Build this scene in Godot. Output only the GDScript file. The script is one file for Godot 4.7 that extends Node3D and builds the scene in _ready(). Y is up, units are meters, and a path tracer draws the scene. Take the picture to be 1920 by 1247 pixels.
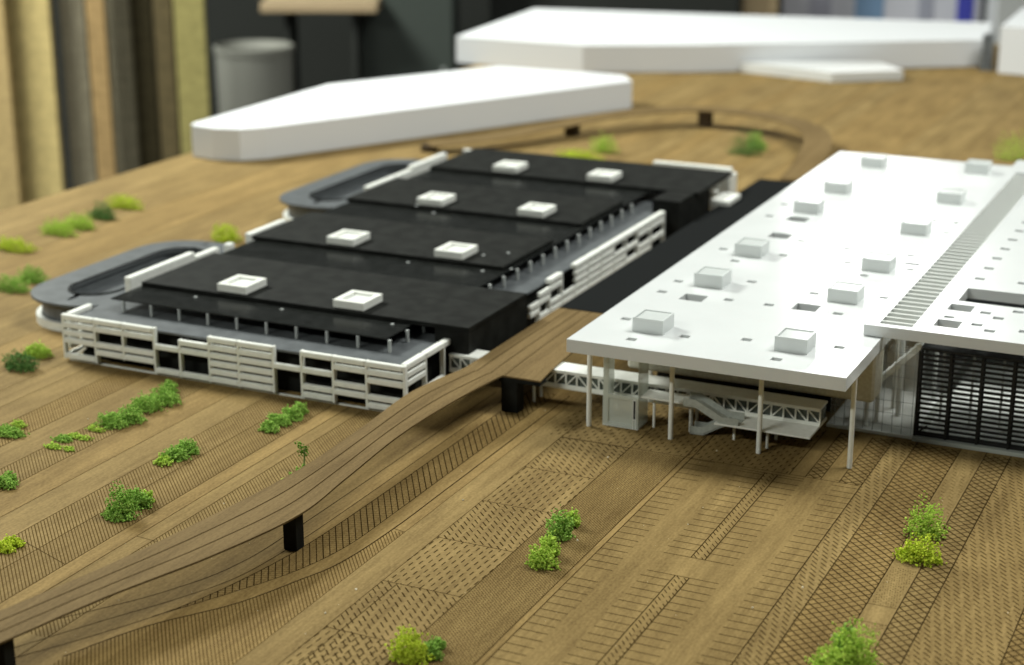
extends Node3D
# An architect's model on a veneered board. All helpers take millimetres; MM turns them into metres.

const MM := 0.001
const CAM_H := 400.0
const FOCAL_PX := 3240.0
const YAW := 25.2
const PITCH := -17.38

var M := {}
var rng := RandomNumberGenerator.new()
var box_cache := {}
var used_names := {}

func _ready() -> void:
	rng.seed = 7
	make_camera_and_air()
	make_materials()
	make_lamps()
	build_ground()
	build_back_of_room()
	build_white_building()
	build_louvred_building()
	build_footbridge()
	build_lift_and_stairs()
	build_black_building()
	build_loop_ramps()
	build_viaduct()
	build_far_things()
	build_shrubs()
	build_crumbs()

# ---------------------------------------------------------------- camera, air, light
func make_camera_and_air() -> void:
	var cam := Camera3D.new()
	cam.name = "camera"
	cam.position = Vector3(0, CAM_H * MM, 0)
	cam.rotation_degrees = Vector3(PITCH, YAW, 0)
	var phys := CameraAttributesPhysical.new()
	phys.frustum_focal_length = 12.0 * FOCAL_PX / 623.5
	phys.frustum_focus_distance = 0.985
	phys.exposure_aperture = 8.2
	phys.frustum_near = 0.02
	phys.frustum_far = 60.0
	cam.attributes = phys
	cam.fov = rad_to_deg(2.0 * atan(623.5 / FOCAL_PX))
	cam.near = 0.02
	cam.far = 60.0
	add_child(cam)
	var env := Environment.new()
	env.background_mode = Environment.BG_COLOR
	env.background_color = Color(0.06, 0.063, 0.06).linear_to_srgb()
	env.tonemap_mode = Environment.TONE_MAPPER_LINEAR
	env.tonemap_exposure = 1.0
	env.sdfgi_enabled = true
	env.ssao_enabled = true
	env.ssil_enabled = true
	var we := WorldEnvironment.new()
	we.name = "air"
	we.environment = env
	add_child(we)

func make_lamps() -> void:
	# ceiling fittings of the workshop: one over the model, one behind the photographer on the left, one far off that the gloss roof mirrors
	ceiling_light(Vector3(-2700, 1720, -1900), 0.0, Vector2(700, 1000), 15.5, Color(0.985, 1.0, 0.965), "wide ceiling light hung left of the model board")
	ceiling_light(Vector3(330, 1750, -1560), 0.0, Vector2(1000, 620), 3.7, Color(0.985, 1.0, 0.975), "ceiling light panel hung above the right back corner of the model board")
	ceiling_light(Vector3(-1560, 1720, 1300), 0.0, Vector2(1150, 170), 5.4, Color(0.985, 1.0, 0.96), "slim ceiling light hung behind the photographer")
	ceiling_light(Vector3(-1760, 1700, -7600), 17.0, Vector2(700, 3900), 2.2, Color(0.97, 0.99, 1.0), "long ceiling light row at the far end of the workshop")

func ceiling_light(at: Vector3, turn: float, size: Vector2, energy: float, tint: Color, label: String) -> void:
	var t := thing("ceiling_light", label, "ceiling light", at, turn, "ceiling lights of the workshop")
	part(t, "housing", cbox(size.x + 40, 60, size.y + 40, 6), M.lamp_metal, Vector3(0, 34, 0))
	part(t, "diffuser", cbox(size.x, 4, size.y, 1), M.lamp_glow, Vector3(0, 1, 0))
	var l := AreaLight3D.new()
	l.name = "lamp_light"
	l.area_size = size * MM
	l.area_normalize_energy = true
	l.light_energy = energy
	l.light_color = tint
	l.shadow_enabled = true
	l.area_range = 30.0
	l.rotation_degrees = Vector3(-90, 0, 0)
	l.position = Vector3(0, -4, 0) * MM
	t.add_child(l)

# ---------------------------------------------------------------- photograph pixel -> point on the level y (mm)
func gp(px: float, py: float, y := 0.0) -> Vector3:
	var d := Basis.from_euler(Vector3(deg_to_rad(PITCH), deg_to_rad(YAW), 0)) * Vector3((px - 960.0) / FOCAL_PX, -(py - 623.5) / FOCAL_PX, -1.0)
	var k := (y - CAM_H) / d.y
	return Vector3(d.x * k, y, d.z * k)

# ---------------------------------------------------------------- nodes
func numbered(called: String) -> String:
	if not used_names.has(called):
		used_names[called] = 0
		return called
	used_names[called] += 1
	return "%s_%03d" % [called, used_names[called]]

func thing(called: String, label: String, category: String, at := Vector3.ZERO, turn := 0.0, group := "") -> Node3D:
	var o := Node3D.new()
	o.name = numbered(called)
	add_child(o)
	o.position = at * MM
	o.rotation_degrees.y = turn
	o.set_meta("label", label)
	o.set_meta("category", category)
	if group:
		o.set_meta("group", group)
	return o

func structure(called: String) -> Node3D:
	var o := Node3D.new()
	o.name = numbered(called)
	add_child(o)
	o.set_meta("kind", "structure")
	return o

func part(parent: Node3D, called: String, mesh: Mesh, mat: Material, at := Vector3.ZERO, rot := Vector3.ZERO) -> MeshInstance3D:
	var o := MeshInstance3D.new()
	o.name = called
	o.mesh = mesh
	o.material_override = mat
	o.position = at * MM
	o.rotation_degrees = rot
	parent.add_child(o, true)
	return o

# a chamfered block given by its six faces
func blk(parent: Node3D, called: String, x0: float, x1: float, y0: float, y1: float, z0: float, z1: float, mat: Material, c := 0.25) -> MeshInstance3D:
	return part(parent, called, cbox(absf(x1 - x0), absf(y1 - y0), absf(z1 - z0), c), mat, Vector3(x0 + x1, y0 + y1, z0 + z1) * 0.5)

# a square or round bar between two points
func bar(parent: Node3D, called: String, a: Vector3, b: Vector3, w: float, d: float, mat: Material) -> MeshInstance3D:
	var o := part(parent, called, cbox(w, a.distance_to(b), d, minf(w, d) * 0.15), mat, (a + b) * 0.5)
	var up := (b - a).normalized()
	var z := Vector3(0, 0, 1)
	var x := up.cross(z)
	if x.length() < 0.01:
		x = Vector3(1, 0, 0)
	x = x.normalized()
	o.basis = Basis(x, up, x.cross(up))
	return o

func rod(parent: Node3D, called: String, x: float, z: float, y0: float, y1: float, r: float, mat: Material) -> MeshInstance3D:
	var key := "rod %.2f %.2f" % [y1 - y0, r]
	if not box_cache.has(key):
		var c := CylinderMesh.new()
		c.height = (y1 - y0) * MM
		c.top_radius = r * MM
		c.bottom_radius = r * MM
		c.radial_segments = 16
		c.rings = 1
		box_cache[key] = c
	return part(parent, called, box_cache[key], mat, Vector3(x, (y0 + y1) * 0.5, z))

# ---------------------------------------------------------------- meshes
func st_new() -> SurfaceTool:
	var st := SurfaceTool.new()
	st.begin(Mesh.PRIMITIVE_TRIANGLES)
	return st

func tri(st: SurfaceTool, a: Vector3, b: Vector3, c: Vector3, n: Vector3) -> void:
	st.set_normal(n)
	if (b - a).cross(c - a).dot(n) > 0.0:
		st.add_vertex(a * MM); st.set_normal(n); st.add_vertex(c * MM); st.set_normal(n); st.add_vertex(b * MM)
	else:
		st.add_vertex(a * MM); st.set_normal(n); st.add_vertex(b * MM); st.set_normal(n); st.add_vertex(c * MM)

func quad(st: SurfaceTool, a: Vector3, b: Vector3, c: Vector3, d: Vector3, n: Vector3) -> void:
	tri(st, a, b, c, n)
	tri(st, a, c, d, n)

func rawbox(st: SurfaceTool, x0: float, x1: float, y0: float, y1: float, z0: float, z1: float) -> void:
	var p := func(x, y, z): return Vector3(x, y, z)
	quad(st, p.call(x0, y1, z0), p.call(x1, y1, z0), p.call(x1, y1, z1), p.call(x0, y1, z1), Vector3.UP)
	quad(st, p.call(x0, y0, z0), p.call(x1, y0, z0), p.call(x1, y0, z1), p.call(x0, y0, z1), Vector3.DOWN)
	quad(st, p.call(x0, y0, z1), p.call(x1, y0, z1), p.call(x1, y1, z1), p.call(x0, y1, z1), Vector3.BACK)
	quad(st, p.call(x0, y0, z0), p.call(x1, y0, z0), p.call(x1, y1, z0), p.call(x0, y1, z0), Vector3.FORWARD)
	quad(st, p.call(x1, y0, z0), p.call(x1, y0, z1), p.call(x1, y1, z1), p.call(x1, y1, z0), Vector3.RIGHT)
	quad(st, p.call(x0, y0, z0), p.call(x0, y0, z1), p.call(x0, y1, z1), p.call(x0, y1, z0), Vector3.LEFT)

func cbox(sx: float, sy: float, sz: float, c: float) -> ArrayMesh:
	var key := "%.2f %.2f %.2f %.2f" % [sx, sy, sz, c]
	if box_cache.has(key):
		return box_cache[key]
	c = minf(c, 0.45 * minf(sx, minf(sy, sz)))
	var st := st_new()
	var h := Vector3(sx, sy, sz) * 0.5
	for ax in 3:
		var u := (ax + 1) % 3
		var v := (ax + 2) % 3
		for s: float in [-1.0, 1.0]:
			var n := Vector3.ZERO
			n[ax] = s
			var q := []
			for k in [[-1, -1], [1, -1], [1, 1], [-1, 1]]:
				var p := Vector3.ZERO
				p[ax] = s * h[ax]
				p[u] = k[0] * (h[u] - c)
				p[v] = k[1] * (h[v] - c)
				q.append(p)
			quad(st, q[0], q[1], q[2], q[3], n)
			for s2: float in [-1.0, 1.0]:
				var e := []
				for w: float in [-1.0, 1.0]:
					var p1 := Vector3.ZERO
					p1[ax] = s * h[ax]; p1[u] = s2 * (h[u] - c); p1[v] = w * (h[v] - c)
					var p2 := p1
					p2[ax] = s * (h[ax] - c); p2[u] = s2 * h[u]
					e.append(p1)
					e.append(p2)
				var n2 := Vector3.ZERO
				n2[ax] = s; n2[u] = s2
				quad(st, e[0], e[1], e[3], e[2], n2.normalized())
	for a: float in [-1.0, 1.0]:
		for b: float in [-1.0, 1.0]:
			for d: float in [-1.0, 1.0]:
				tri(st, Vector3(a * h.x, b * (h.y - c), d * (h.z - c)), Vector3(a * (h.x - c), b * h.y, d * (h.z - c)), Vector3(a * (h.x - c), b * (h.y - c), d * h.z), Vector3(a, b, d).normalized())
	box_cache[key] = st.commit()
	return box_cache[key]

# a flat slab whose holes go down to the level yh (holes: [x0, x1, z0, z1])
func slab(x0: float, x1: float, z0: float, z1: float, y0: float, yh: float, y1: float, holes: Array) -> ArrayMesh:
	var xs := [x0, x1]
	var zs := [z0, z1]
	for h in holes:
		xs.append_array([h[0], h[1]])
		zs.append_array([h[2], h[3]])
	xs = distinct(xs)
	zs = distinct(zs)
	var st := st_new()
	for j in zs.size() - 1:
		var run_start: float = xs[0]
		var run_hole := in_hole(xs, zs, 0, j, holes)
		for i in range(1, xs.size()):
			var hole := in_hole(xs, zs, i, j, holes) if i < xs.size() - 1 else not run_hole
			if hole != run_hole:
				if not run_hole:
					quad(st, Vector3(run_start, y1, zs[j]), Vector3(xs[i], y1, zs[j]), Vector3(xs[i], y1, zs[j + 1]), Vector3(run_start, y1, zs[j + 1]), Vector3.UP)
				run_start = xs[i]
				run_hole = hole
	for h in holes:
		var b: float = y0 if h.size() > 4 else yh
		quad(st, Vector3(h[0], b, h[2]), Vector3(h[1], b, h[2]), Vector3(h[1], y1, h[2]), Vector3(h[0], y1, h[2]), Vector3.BACK)
		quad(st, Vector3(h[0], b, h[3]), Vector3(h[1], b, h[3]), Vector3(h[1], y1, h[3]), Vector3(h[0], y1, h[3]), Vector3.FORWARD)
		quad(st, Vector3(h[0], b, h[2]), Vector3(h[0], b, h[3]), Vector3(h[0], y1, h[3]), Vector3(h[0], y1, h[2]), Vector3.RIGHT)
		quad(st, Vector3(h[1], b, h[2]), Vector3(h[1], b, h[3]), Vector3(h[1], y1, h[3]), Vector3(h[1], y1, h[2]), Vector3.LEFT)
	var open := holes.filter(func(h): return h.size() > 4)
	for j in zs.size() - 1:
		for i in xs.size() - 1:
			if not in_hole(xs, zs, i, j, open):
				quad(st, Vector3(xs[i], y0, zs[j]), Vector3(xs[i + 1], y0, zs[j]), Vector3(xs[i + 1], y0, zs[j + 1]), Vector3(xs[i], y0, zs[j + 1]), Vector3.DOWN)
			if yh > y0 and in_hole(xs, zs, i, j, holes) and not in_hole(xs, zs, i, j, open):
				quad(st, Vector3(xs[i], yh, zs[j]), Vector3(xs[i + 1], yh, zs[j]), Vector3(xs[i + 1], yh, zs[j + 1]), Vector3(xs[i], yh, zs[j + 1]), Vector3.UP)
	quad(st, Vector3(x0, y0, z1), Vector3(x1, y0, z1), Vector3(x1, y1, z1), Vector3(x0, y1, z1), Vector3.BACK)
	quad(st, Vector3(x0, y0, z0), Vector3(x1, y0, z0), Vector3(x1, y1, z0), Vector3(x0, y1, z0), Vector3.FORWARD)
	quad(st, Vector3(x1, y0, z0), Vector3(x1, y0, z1), Vector3(x1, y1, z1), Vector3(x1, y1, z0), Vector3.RIGHT)
	quad(st, Vector3(x0, y0, z0), Vector3(x0, y0, z1), Vector3(x0, y1, z1), Vector3(x0, y1, z0), Vector3.LEFT)
	return st.commit()

func distinct(a: Array) -> Array:
	a.sort()
	var out := []
	for v in a:
		if out.is_empty() or v - out[-1] > 0.001:
			out.append(v)
	return out

func in_hole(xs: Array, zs: Array, i: int, j: int, holes: Array) -> bool:
	var x: float = (xs[i] + xs[i + 1]) * 0.5
	var z: float = (zs[j] + zs[j + 1]) * 0.5
	for h in holes:
		if x > h[0] and x < h[1] and z > h[2] and z < h[3]:
			return true
	return false

# a solid sheet of thickness th whose top runs between two edge lines
func ribbon(left: Array, right: Array, th: float) -> ArrayMesh:
	var st := st_new()
	var dn := Vector3(0, -th, 0)
	for i in left.size() - 1:
		var a: Vector3 = left[i]
		var b: Vector3 = left[i + 1]
		var c: Vector3 = right[i + 1]
		var d: Vector3 = right[i]
		var n := (b - a).cross(d - a)
		n = n.normalized() if n.y > 0 else -n.normalized()
		quad(st, a, b, c, d, n)
		quad(st, a + dn, b + dn, c + dn, d + dn, -n)
		var side := (d - a)
		side.y = 0
		quad(st, a, b, b + dn, a + dn, -side.normalized())
		quad(st, d, c, c + dn, d + dn, side.normalized())
	for k in [0, left.size() - 1]:
		var a2: Vector3 = left[k]
		var d2: Vector3 = right[k]
		var out: Vector3 = left[k] - left[1 if k == 0 else k - 1]
		quad(st, a2, d2, d2 + dn, a2 + dn, out.normalized())
	return st.commit()

func smooth_line(pts: Array, step := 6.0) -> Array:
	var c := Curve3D.new()
	c.bake_interval = step
	for i in pts.size():
		var a: Vector3 = pts[maxi(i - 1, 0)]
		var b: Vector3 = pts[mini(i + 1, pts.size() - 1)]
		var t := (b - a) / 6.0
		c.add_point(pts[i], -t, t)
	return Array(c.get_baked_points())

func resample(pts: Array, n: int) -> Array:
	var c := Curve3D.new()
	c.bake_interval = 2.0
	for p in pts:
		c.add_point(p)
	var out := []
	for i in n:
		out.append(c.sample_baked(c.get_baked_length() * i / (n - 1)))
	return out

# a thin engraved line that follows points, lying just above a surface
func line_on(st: SurfaceTool, pts: Array, w: float, lift := 0.08) -> void:
	for i in pts.size() - 1:
		var a: Vector3 = pts[i]
		var b: Vector3 = pts[i + 1]
		var d := b - a
		var s := Vector3(-d.z, 0, d.x).normalized() * w * 0.5
		var up := Vector3(0, lift, 0)
		quad(st, a - s + up, b - s + up, b + s + up, a + s + up, Vector3.UP)

func flat_line(st: SurfaceTool, a: Vector2, b: Vector2, w: float, y: float) -> void:
	var d := (b - a).normalized() * w * 0.5
	var s := Vector2(-d.y, d.x)
	var q := [a - s, b - s, b + s, a + s]
	quad(st, Vector3(q[0].x, y, q[0].y), Vector3(q[1].x, y, q[1].y), Vector3(q[2].x, y, q[2].y), Vector3(q[3].x, y, q[3].y), Vector3.UP)

# engraved hatching clipped to a polygon of (x, z) points; angle is counted from +x towards -z
func hatch(st: SurfaceTool, poly: PackedVector2Array, angle: float, gap: float, w: float, dash := 0.0, period := 0.0, jitter := 0.0, y := 0.06) -> void:
	var dir := Vector2(cos(deg_to_rad(angle)), -sin(deg_to_rad(angle)))
	var nor := Vector2(-dir.y, dir.x)
	var lo := Vector2(INF, INF)
	var hi := Vector2(-INF, -INF)
	for p in poly:
		var q := Vector2(p.dot(dir), p.dot(nor))
		lo = lo.min(q)
		hi = hi.max(q)
	var row := int(floor(lo.y / gap))
	while row * gap < hi.y:
		var pieces := []
		if dash <= 0.0:
			pieces.append([lo.x, hi.x])
		else:
			var t := floorf(lo.x / period) * period + (period * 0.5 if row % 2 else 0.0) - period
			while t < hi.x:
				var j := rng.randf_range(-jitter, jitter)
				pieces.append([t + j, t + j + dash])
				t += period
		for pc in pieces:
			var a: Vector2 = dir * pc[0] + nor * (row * gap)
			var b: Vector2 = dir * pc[1] + nor * (row * gap)
			for seg in Geometry2D.intersect_polyline_with_polygon(PackedVector2Array([a, b]), poly):
				if seg[0].distance_to(seg[-1]) > w * 0.6:
					flat_line(st, seg[0], seg[-1], w * rng.randf_range(0.85, 1.15), y)
		row += 1

func rect(x0: float, x1: float, z0: float, z1: float) -> PackedVector2Array:
	return PackedVector2Array([Vector2(x0, z0), Vector2(x1, z0), Vector2(x1, z1), Vector2(x0, z1)])

# ---------------------------------------------------------------- materials
func std(c: Color, rough: float, spec := 0.5) -> StandardMaterial3D:
	var m := StandardMaterial3D.new()
	m.albedo_color = c.linear_to_srgb()
	m.roughness = rough
	m.metallic_specular = spec
	return m

func noise_image(w: int, h: int, freq: float, seed_value: int, octaves := 4, type := FastNoiseLite.TYPE_SIMPLEX_SMOOTH) -> Image:
	var n := FastNoiseLite.new()
	n.noise_type = type
	n.seed = seed_value
	n.frequency = freq
	n.fractal_octaves = octaves
	return n.get_seamless_image(w, h, false, false, 0.1, true)

# wood: fine streaks along v, pores, and broad warm and grey patches
func wood_texture(light: Color, dark: Color, seed_value: int) -> ImageTexture:
	var size := 1024
	var streak := noise_image(size, 48, 0.045, seed_value, 5)
	streak.resize(size, size, Image.INTERPOLATE_CUBIC)
	var fine := noise_image(size, 160, 0.16, seed_value + 1, 3)
	fine.resize(size, size, Image.INTERPOLATE_CUBIC)
	var patch := noise_image(size / 2, size / 4, 0.016, seed_value + 2, 5)
	patch.resize(size, size, Image.INTERPOLATE_CUBIC)
	var grit := noise_image(size, size, 0.16, seed_value + 3, 3)
	var im := Image.create(size, size, false, Image.FORMAT_RGB8)
	for y in size:
		for x in size:
			var f := 0.22 * streak.get_pixel(x, y).r + 0.20 * fine.get_pixel(x, y).r + 0.32 * patch.get_pixel(x, y).r + 0.32 * grit.get_pixel(x, y).r - 0.03
			var c := dark.lerp(light, clampf((f - 0.5) * 1.7 + 0.5, 0.0, 1.0))
			im.set_pixel(x, y, c.linear_to_srgb())
	return ImageTexture.create_from_image(im)

func mottled(light: Color, dark: Color, seed_value: int, freq: float, contrast := 1.6) -> ImageTexture:
	var a := noise_image(512, 512, freq, seed_value, 5)
	var im := Image.create(512, 512, false, Image.FORMAT_RGB8)
	for y in 512:
		for x in 512:
			im.set_pixel(x, y, dark.lerp(light, clampf((a.get_pixel(x, y).r - 0.5) * contrast + 0.5, 0.0, 1.0)).linear_to_srgb())
	return ImageTexture.create_from_image(im)

func textured(tex: Texture2D, rough: float, per_metre: Vector3, spec := 0.5, tint := Color.WHITE) -> StandardMaterial3D:
	var m := StandardMaterial3D.new()
	m.albedo_texture = tex
	m.albedo_color = tint.linear_to_srgb()
	m.roughness = rough
	m.metallic_specular = spec
	m.uv1_triplanar = true
	m.uv1_world_triplanar = true
	m.uv1_scale = per_metre
	return m

func make_materials() -> void:
	var wood := wood_texture(Color(0.325, 0.228, 0.092), Color(0.135, 0.088, 0.032), 11)
	var wood2 := wood_texture(Color(0.215, 0.148, 0.066), Color(0.105, 0.069, 0.028), 51)
	var per := Vector3(3.1, 3.1, 1.9)
	M.veneer = [textured(wood, 0.75, per, 0.2), textured(wood, 0.75, per, 0.2, Color(0.93, 0.92, 0.90)), textured(wood, 0.75, per, 0.2, Color(1.0, 0.97, 0.92))]
	M.veneer[1].uv1_offset = Vector3(0.37, 0, 0.21)
	M.veneer[2].uv1_offset = Vector3(0.71, 0, 0.55)
	M.ramp_veneer = textured(wood2, 0.75, Vector3(4.3, 4.3, 1.7), 0.2)
	M.burnt = std(Color(0.034, 0.020, 0.007), 0.9, 0.1)
	M.scorch = std(Color(0.045, 0.027, 0.008), 0.9, 0.1)
	M.scorch_light = std(Color(0.085, 0.052, 0.016), 0.9, 0.1)
	M.stub = std(Color(0.075, 0.055, 0.035), 0.8, 0.2)
	M.board = std(Color(0.20, 0.13, 0.06), 0.8, 0.3)
	M.gloss_white = textured(mottled(Color(0.70, 0.72, 0.72), Color(0.67, 0.69, 0.69), 3, 0.01), 0.13, Vector3(3, 3, 3))
	M.white = textured(mottled(Color(0.86, 0.87, 0.82), Color(0.79, 0.80, 0.745), 5, 0.03), 0.45, Vector3(9, 9, 9), 0.4)
	M.white_clean = std(Color(0.76, 0.78, 0.75), 0.4)
	M.ivory = textured(mottled(Color(0.66, 0.65, 0.55), Color(0.56, 0.54, 0.44), 8, 0.05), 0.85, Vector3(12, 12, 12), 0.3)
	M.skylight = std(Color(0.66, 0.69, 0.68), 0.18)
	M.skylight_lid = std(Color(0.60, 0.63, 0.62), 0.12)
	M.grey = textured(mottled(Color(0.118, 0.128, 0.134), Color(0.084, 0.092, 0.097), 9, 0.02), 0.42, Vector3(6, 6, 6), 0.45)
	M.peg = std(Color(0.44, 0.46, 0.45), 0.5)
	M.black = textured(mottled(Color(0.015, 0.016, 0.014), Color(0.007, 0.0075, 0.0065), 12, 0.015), 0.7, Vector3(7, 7, 7), 0.24)
	M.black_gloss = textured(mottled(Color(0.016, 0.017, 0.016), Color(0.009, 0.010, 0.009), 14, 0.02), 0.2, Vector3(6, 6, 6), 0.32)
	M.black_road = std(Color(0.011, 0.012, 0.012), 0.85, 0.12)
	M.louvre = std(Color(0.010, 0.010, 0.010), 0.5, 0.4)
	M.clear = std(Color(0.85, 0.9, 0.88), 0.05)
	M.clear.transparency = BaseMaterial3D.TRANSPARENCY_ALPHA
	M.clear.albedo_color.a = 0.10
	M.frost = std(Color(0.66, 0.70, 0.64), 0.4)
	M.frost.transparency = BaseMaterial3D.TRANSPARENCY_ALPHA
	M.frost.albedo_color.a = 0.55
	M.etch = std(Color(0.30, 0.32, 0.31), 0.6)
	M.bridge_glass = std(Color(0.10, 0.12, 0.105), 0.25)
	M.stair = textured(mottled(Color(0.44, 0.46, 0.42), Color(0.36, 0.38, 0.34), 21, 0.05), 0.5, Vector3(12, 12, 12), 0.4)
	M.foam = std(Color(0.70, 0.715, 0.735), 0.75, 0.3)
	M.foam_clear = std(Color(0.66, 0.67, 0.66), 0.3)
	M.lamp_metal = std(Color(0.7, 0.7, 0.7), 0.5)
	M.lamp_glow = std(Color(0.9, 0.9, 0.9), 0.5)
	M.lamp_glow.emission_enabled = true
	M.lamp_glow.emission = Color(1.0, 0.98, 0.94)
	M.lamp_glow.emission_energy_multiplier = 2.5
	M.wall = std(Color(0.035, 0.037, 0.034), 0.9, 0.2)
	M.floor = std(Color(0.10, 0.095, 0.085), 0.7, 0.3)
	M.leaf = std(Color.WHITE, 0.85, 0.2)
	M.leaf.vertex_color_use_as_albedo = true
	M.leaf.backlight_enabled = true
	M.leaf.backlight = Color(0.26, 0.32, 0.06).linear_to_srgb()
	M.twig = std(Color(0.13, 0.20, 0.05), 0.8)
	M.crumb = std(Color(0.72, 0.66, 0.5), 0.8)

# ---------------------------------------------------------------- the veneered board
const EDGES := [-1180.0, -1115.0, -1050.0, -985.0, -930.0, -880.0, -838.0, -810.0, -787.0, -762.0, -736.0, -710.0, -685.5, -659.5, -634.5, -611.0, -584.0, -572.0, -560.0, -537.0, -438.0, -418.5, -371.0, -333.5, -329.5, -221.5, -207.0, -179.0, -163.0, -148.0, -104.5, -60.0, -20.0, 30.0, 90.0, 160.0, 240.0, 330.0, 450.0, 600.0]
const Z_FAR := -2950.0
const Z_NEAR := -380.0

func build_ground() -> void:
	var g := structure("ground")
	blk(g, "backing_board", -1182, 602, -18, -0.6, Z_FAR, Z_NEAR, M.burnt, 0.4)
	var n := 0
	for i in EDGES.size() - 1:
		var m: Material = M.veneer[[0, 1, 2, 1, 0, 2, 0][n % 7]]
		n += 1
		var gap := 0.33
		if EDGES[i] > -540 and EDGES[i] < -430:
			gap = 0.2
		blk(g, "veneer_strip", EDGES[i] + gap, EDGES[i + 1] - gap, -0.62, 0.0, Z_FAR, Z_NEAR, m, 0.02)
	engrave(g)

func field(g: Node3D, called: String, st: SurfaceTool, mat: Material) -> void:
	var o := part(g, called, st.commit(), mat)
	o.set_meta("kind", "stuff")

func engrave(g: Node3D) -> void:
	# hatched strips on the left
	var st := st_new()
	for s in [[-762.0, -736.0], [-710.0, -685.5], [-634.5, -611.0], [-611.0, -584.0], [-560.0, -537.0]]:
		hatch(st, rect(s[0], s[1], -952, -600), 135, 1.9, 0.55)
	field(g, "engraved_hatching", st, M.scorch_light)
	# crossing lines that close some strips
	st = st_new()
	flat_line(st, Vector2(-634.5, -690), Vector2(-584, -672), 0.5, 0.07)
	flat_line(st, Vector2(-572, -719), Vector2(-537, -716), 0.5, 0.07)
	flat_line(st, Vector2(-179, -811), Vector2(-163, -811), 0.5, 0.07)
	flat_line(st, Vector2(-179, -790), Vector2(-163, -790), 0.5, 0.07)
	# car park: bay lines, islands and borders
	for k in 36:
		var z := -676.0 - k * 8.22
		if k % 17 != 13:
			flat_line(st, Vector2(-329.5, z), Vector2(-313.5 + rng.randf_range(-0.8, 0.8), z), 0.62, 0.07)
		flat_line(st, Vector2(-237.5 + rng.randf_range(-0.8, 0.8), z - 4), Vector2(-221.5, z - 4), 0.62, 0.07)
		if z > -799 or (z < -826 and z > -962):
			flat_line(st, Vector2(-296.5 + rng.randf_range(-0.8, 0.8), z - 2), Vector2(-280, z - 2), 0.62, 0.07)
			flat_line(st, Vector2(-272, z - 2), Vector2(-255.5 + rng.randf_range(-0.8, 0.8), z - 2), 0.62, 0.07)
	for z in [-800.0, -825.0, -961.0]:
		flat_line(st, Vector2(-296, z), Vector2(-255.5, z), 0.55, 0.07)
	for x in [-280.0, -272.0]:
		flat_line(st, Vector2(x, -961), Vector2(x, -825), 0.7, 0.075)
		flat_line(st, Vector2(x, -800), Vector2(x, -600), 0.7, 0.075)
	flat_line(st, Vector2(-418, -965), Vector2(-222, -965), 0.6, 0.07)
	for x in [-266.0, -256.0, -246.5, -235.0]:
		flat_line(st, Vector2(x, -1050), Vector2(x, -965), 0.6, 0.075)
	# the five fields beside the car park
	for z in [-669.0, -728.0, -790.0, -848.0, -907.0, -964.0]:
		flat_line(st, Vector2(-418.5, z), Vector2(-371, z), 0.6, 0.07)
	flat_line(st, Vector2(-409.5, -728), Vector2(-409.5, -560), 0.6, 0.075)
	field(g, "engraved_lines", st, M.scorch)
	st = st_new()
	var zz := [-600.0, -669.0, -728.0, -790.0, -848.0, -907.0, -964.0]
	for k in 6:
		if k % 2:
			hatch(st, rect(-418.5, -371, zz[k + 1], zz[k]), 135, 3.3, 0.8, 6.0, 9.6, 0.4)
		else:
			hatch(st, rect(-418.5, -371, zz[k + 1], zz[k]), 88, 3.9, 0.78, 4.6, 8.4, 0.4)
	hatch(st, rect(-409.5, -371, -669, -600), 135, 3.3, 0.8, 6.0, 9.6, 0.4)
	hatch(st, rect(-429, -266, -1060, -966), 80, 4.0, 0.75, 3.6, 8.0, 0.5)
	for r in [rect(-221.5, -207, -1050, -600), rect(-148, -104.5, -1050, -640)]:
		hatch(st, r, 136, 3.0, 0.7, 5.6, 9.0, 0.5)
	hatch(st, rect(-280, -272, -961, -825), 128, 2.9, 0.65, 4.4, 7.6, 0.5)
	hatch(st, rect(-280, -272, -800, -600), 128, 2.9, 0.65, 4.4, 7.6, 0.5)
	hatch(st, rect(-177.5, -164.5, -1050, -862), 137, 3.2, 0.35, 3.8, 8.0, 0.5)
	hatch(st, rect(-177.5, -164.5, -860, -812), 100, 1.3, 0.55, 0.7, 3.1, 1.2)
	hatch(st, rect(-177.5, -164.5, -789, -700), 100, 1.3, 0.55, 0.7, 3.1, 1.2)
	field(g, "engraved_dashes", st, M.scorch)
	st = st_new()
	for r in [rect(-207, -179, -1050, -640), rect(-163, -148, -1050, -680), rect(-104.5, -60, -1050, -720), rect(-60, -20, -1050, -720), rect(-256, -246.5, -1050, -965), rect(-235, -221.5, -1050, -965)]:
		hatch(st, r, 135, 4.6, 0.85)
		hatch(st, r, 45, 4.6, 0.65)
	field(g, "engraved_diamonds", st, M.scorch)
	st = st_new()
	hatch(st, rect(-371, -333.5, -963, -600), 136, 1.5, 0.46, 2.2, 2.8, 0.3)
	hatch(st, rect(-371, -333.5, -963, -600), 46, 2.3, 0.36, 1.2, 2.4, 0.4)
	field(g, "engraved_fine_hatching", st, M.scorch_light)
	# the curving lanes beside the viaduct
	st = st_new()
	var c1 := smooth_line([Vector3(-560, 0, -545), Vector3(-538, 0, -576), Vector3(-515, 0, -617), Vector3(-497, 0, -657), Vector3(-486, 0, -700), Vector3(-479, 0, -750), Vector3(-477, 0, -805), Vector3(-476, 0, -870), Vector3(-475, 0, -996), Vector3(-475, 0, -1060)])
	var c2 := smooth_line([Vector3(-504, 0, -641), Vector3(-485, 0, -677), Vector3(-467, 0, -717), Vector3(-458, 0, -757), Vector3(-456.5, 0, -807), Vector3(-456, 0, -885), Vector3(-455, 0, -1040)])
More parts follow.
